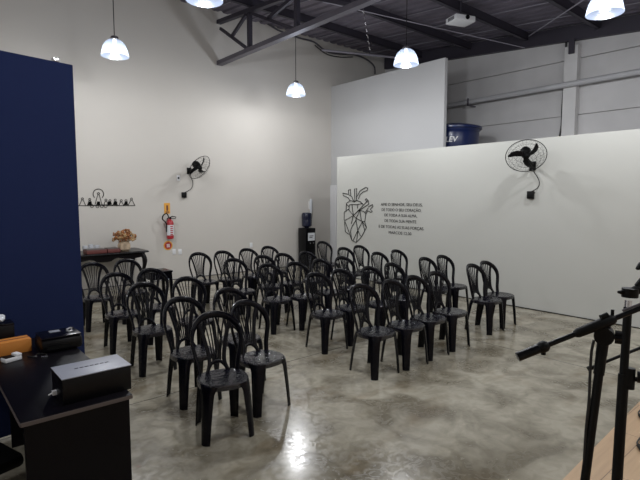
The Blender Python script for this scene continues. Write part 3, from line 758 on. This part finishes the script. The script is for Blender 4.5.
for k in range(5):
    a = k * 2 * PI / 5 + .3; bm = B(); tube(bm, smooth([(0, 0, .10), (.14 * math.cos(a), .14 * math.sin(a), .10), (.27 * math.cos(a), .27 * math.sin(a), .06)], 4), .016, 8); lg = obj('base_leg', bm, 'black', oc)
    bm = B(); c = V((.27 * math.cos(a), .27 * math.sin(a), .028)); tube(bm, [c + V((-.015, 0, 0)), c + V((.015, 0, 0))], .027, 14); obj('caster', bm, 'black', lg)
# ---------------------------------------------------------------- microphone stands
D1 = 1.2
def on_px(px, py, D=D1): return atD(px, py, D)
piv = on_px(604, 334)
foot = on_px(585, 480); dd = (foot - piv).normalized(); foot = piv + dd * ((.2 - piv.z) / dd.z)
ms = thing('microphone_stand', 'black microphone stand with slanted boom arm, with its counterweight in view', 'microphone stand', foot)
L = lambda p: p - foot
bm = B(); tube(bm, [L(piv + dd * .03), L(piv + dd * .10)], .0125, 14); tube(bm, [L(piv + dd * .10), L(piv + dd * .55)], .0105, 14); tube(bm, [L(piv + dd * .50), L(piv + dd * .56)], .015, 14); tube(bm, [L(piv + dd * .55), V((0, 0, .02))], .0125, 14); obj('pole', bm, 'black', ms)
bm = B(); lathe(bm, [(.105, 0), (.105, .015), (.09, .028), (.02, .035)], 32); obj('base', bm, 'black', ms)
tip = on_px(517.5, 357); far = on_px(676, 294, D1 * .98); bd = (far - tip).normalized()
mid1 = on_px(546, 347.5); mid2 = on_px(577, 335)
ax = piv + V((0, 0, .018))
bm = B(); tube(bm, [L(tip), L(tip + bd * .06)], .0115, 14); obj('counterweight', bm, 'blk2', ms)
bm = B(); tube(bm, [L(tip + bd * .055), L(tip + bd * .062), L(tip + bd * .072), L(tip + bd * .08)], [.012, .0145, .0145, .009], 14)
c0 = tip + bd * .068; tube(bm, [L(c0), L(c0 + V((0, 0, -.02)))], .006, 8); obj('boom_collar', bm, 'black', ms)
bm = B(); tube(bm, [L(tip + bd * .06), L(far)], .0065, 12); obj('boom_arm', bm, 'blk2', ms)
s1 = tip + bd * .148; s2 = tip + bd * .25
bm = B(); tube(bm, [L(s1), L(s1 + bd * .008), L(s2 - bd * .01), L(s2)], [.008, .0115, .0135, .01], 14); obj('boom_sleeve', bm, 'black', ms)
side = V((ray(603, 336).x, ray(603, 336).y, 0)).normalized()
bm = B(); cc = piv + V((0, 0, -.002)); tube(bm, [L(cc - side * .022), L(cc + side * .022)], .022, 16); tube(bm, [L(cc + dd * .0), L(cc + dd * .05)], .013, 12); tube(bm, [L(cc), L(cc + V((0, 0, .024)))], .014, 12); obj('swivel_clutch', bm, 'black', ms)
rt = side.cross(V((0, 0, 1))).normalized()
bm = B(); kc = cc + rt * .03 + V((0, 0, -.002)); tube(bm, [L(cc), L(kc)], .007, 8)
for k in range(6):
    a = k * PI / 3; q = kc + (side * math.cos(a) + V((0, 0, 1)) * math.sin(a)) * .010; tube(bm, [L(q - rt * .007), L(q + rt * .008)], .0065, 8)
obj('clutch_knob', bm, 'blk2', [c for c in ms.children if c.name.startswith('swivel_clutch')][0])
k2 = tip + bd * .222 + V((0, 0, .016)); bm = B(); tube(bm, [L(k2 - bd * .008), L(k2 + bd * .01)], .007, 10); tube(bm, [L(k2 + bd * .022 - V((0, 0, .01))), L(k2 + bd * .022 + V((0, 0, .008)))], .004, 8); obj('lock_screw', bm, 'black', ms)
cp = [on_px(594, 340), on_px(591.5, 352), on_px(590, 375), on_px(589, 400), on_px(586, 430), on_px(584.5, 455), on_px(583, 480), on_px(578, 560), on_px(572, 680)]
bm = B(); tube(bm, smooth(cp, 4), .0035, 8); tag(obj('microphone_cable', bm, 'cable'), 'thin black cable hanging down beside the left microphone stand', 'cable')
bm = B(); tube(bm, smooth([tip + bd * .27 + V((0, 0, .012)), tip + bd * .32 + V((0, 0, .011)), tip + bd * .40 + V((0, 0, .016)), tip + bd * .48 + V((0, 0, .02))], 5), .003, 8); tag(obj('boom_cable', bm, 'grey_cable'), 'grey cable lying along the top of the left boom arm', 'cable')

# second stand
D2 = 1.42
top = atD(629, 290, D2); ft = atD(617, 480, D2); d2 = (ft - top).normalized(); base2 = top + d2 * ((.2 - top.z) / d2.z)
m2 = thing('microphone_stand', 'black microphone stand at the right edge of the photo with a chrome collar', 'microphone stand', base2)
L = lambda p: p - base2
bm = B(); tube(bm, [L(top + d2 * .05), L(top + d2 * .245)], .0115, 14); tube(bm, [L(top + d2 * .245), V((0, 0, .02))], .0145, 14); obj('pole', bm, 'black', m2)
bm = B(); tube(bm, [L(top + d2 * .03), L(top + d2 * .052)], .009, 12); obj('collar', bm, 'chrome', m2)['label'] = 'chrome collar'
bm = B(); cc = atD(628, 378, D2); tube(bm, [L(cc - d2 * .03), L(cc + d2 * .03)], .018, 14); tube(bm, [L(cc - rt * .0), L(cc + rt * .034)], .007, 8); tube(bm, [L(cc - rt * .024), L(cc)], .008, 8); obj('height_clutch', bm, 'black', m2)
bm = B(); kc = cc + rt * .03 + V((0, 0, .008)); tube(bm, [L(kc - rt * .008), L(kc + rt * .008)], .017, 10); obj('clutch_knob', bm, 'blk2', [c for c in m2.children if c.name.startswith('height_clutch')][0])
bm = B(); hc = atD(630, 293, D2); tube(bm, [L(hc - V((0, 0, .012))), L(hc + V((0, 0, .014)))], .022, 14); tube(bm, [L(hc + rt * .0), L(atD(618, 292, D2))], [.012, .004], 8); tube(bm, [L(hc), L(atD(650, 284, D2))], .014, 10); obj('clamp_head', bm, 'black', m2)
bm = B(); q = atD(637, 286, D2); tube(bm, [L(q), L(atD(660, 258, D2))], .008, 10); obj('boom_arm', bm, 'black', m2)
bm = B(); tube(bm, [L(atD(636.5, 269, D2)), L(atD(641, 266, D2)), L(atD(652, 262, D2))], [.004, .012, .012], 10); obj('microphone_clip', bm, 'black', m2)
bm = B(); lathe(bm, [(.105, 0), (.105, .015), (.09, .028), (.02, .035)], 32); obj('base', bm, 'black', m2)
# third stand: only the low boom end is in view
D3 = 1.75; a = atD(589, 368.5, D3); b = atD(690, 328, D3); base3 = V((b.x, b.y, .2))
m3 = thing('microphone_stand', 'thin dark boom end crossing behind the two stand poles', 'microphone stand', base3)
L = lambda p: p - base3
bd3 = (b - a).normalized()
bm = B(); tube(bm, [L(a), L(b + bd3 * .05)], .0055, 10); obj('boom_arm', bm, 'black', m3)
bm = B(); tube(bm, [L(a - bd3 * .004), L(a + bd3 * .012)], .0085, 10); obj('end_cap', bm, 'black', m3)
bm = B(); tube(bm, [V((0, 0, .02)), L(b)], .011, 12); obj('pole', bm, 'black', m3)
bm = B(); lathe(bm, [(.105, 0), (.105, .015), (.09, .028), (.02, .035)], 32); obj('base', bm, 'black', m3)
for px, py, lb in ((641, 417, 'upper black plug on the wooden stage at the right edge'), (640, 448, 'lower black plug on the wooden stage at the right edge')):
    p = onZ(px, py, .21); t = thing('cable_plug', lb, 'plug', (p.x, p.y, .2), .6, 'black plugs on the stage')
    bm = B(); tube(bm, [(-.04, 0, .015), (.02, 0, .015)], .014, 10); obj('shell', bm, 'black', t)
    bm = B(); tube(bm, smooth([(.02, 0, .015), (.08, -.01, .01), (.2, -.08, .006)], 4), .005, 6); obj('cord', bm, 'cable', t)

# ---------------------------------------------------------------- light and view
w = bpy.data.worlds.new('world'); S.world = w; w.use_nodes = True
w.node_tree.nodes['Background'].inputs[0].default_value = (.5, .5, .55, 1); w.node_tree.nodes['Background'].inputs[1].default_value = .02
S.view_settings.view_transform = 'Standard'; S.view_settings.look = 'None'; S.view_settings.gamma = 1; S.view_settings.use_curve_mapping = False
S.view_settings.exposure = .43
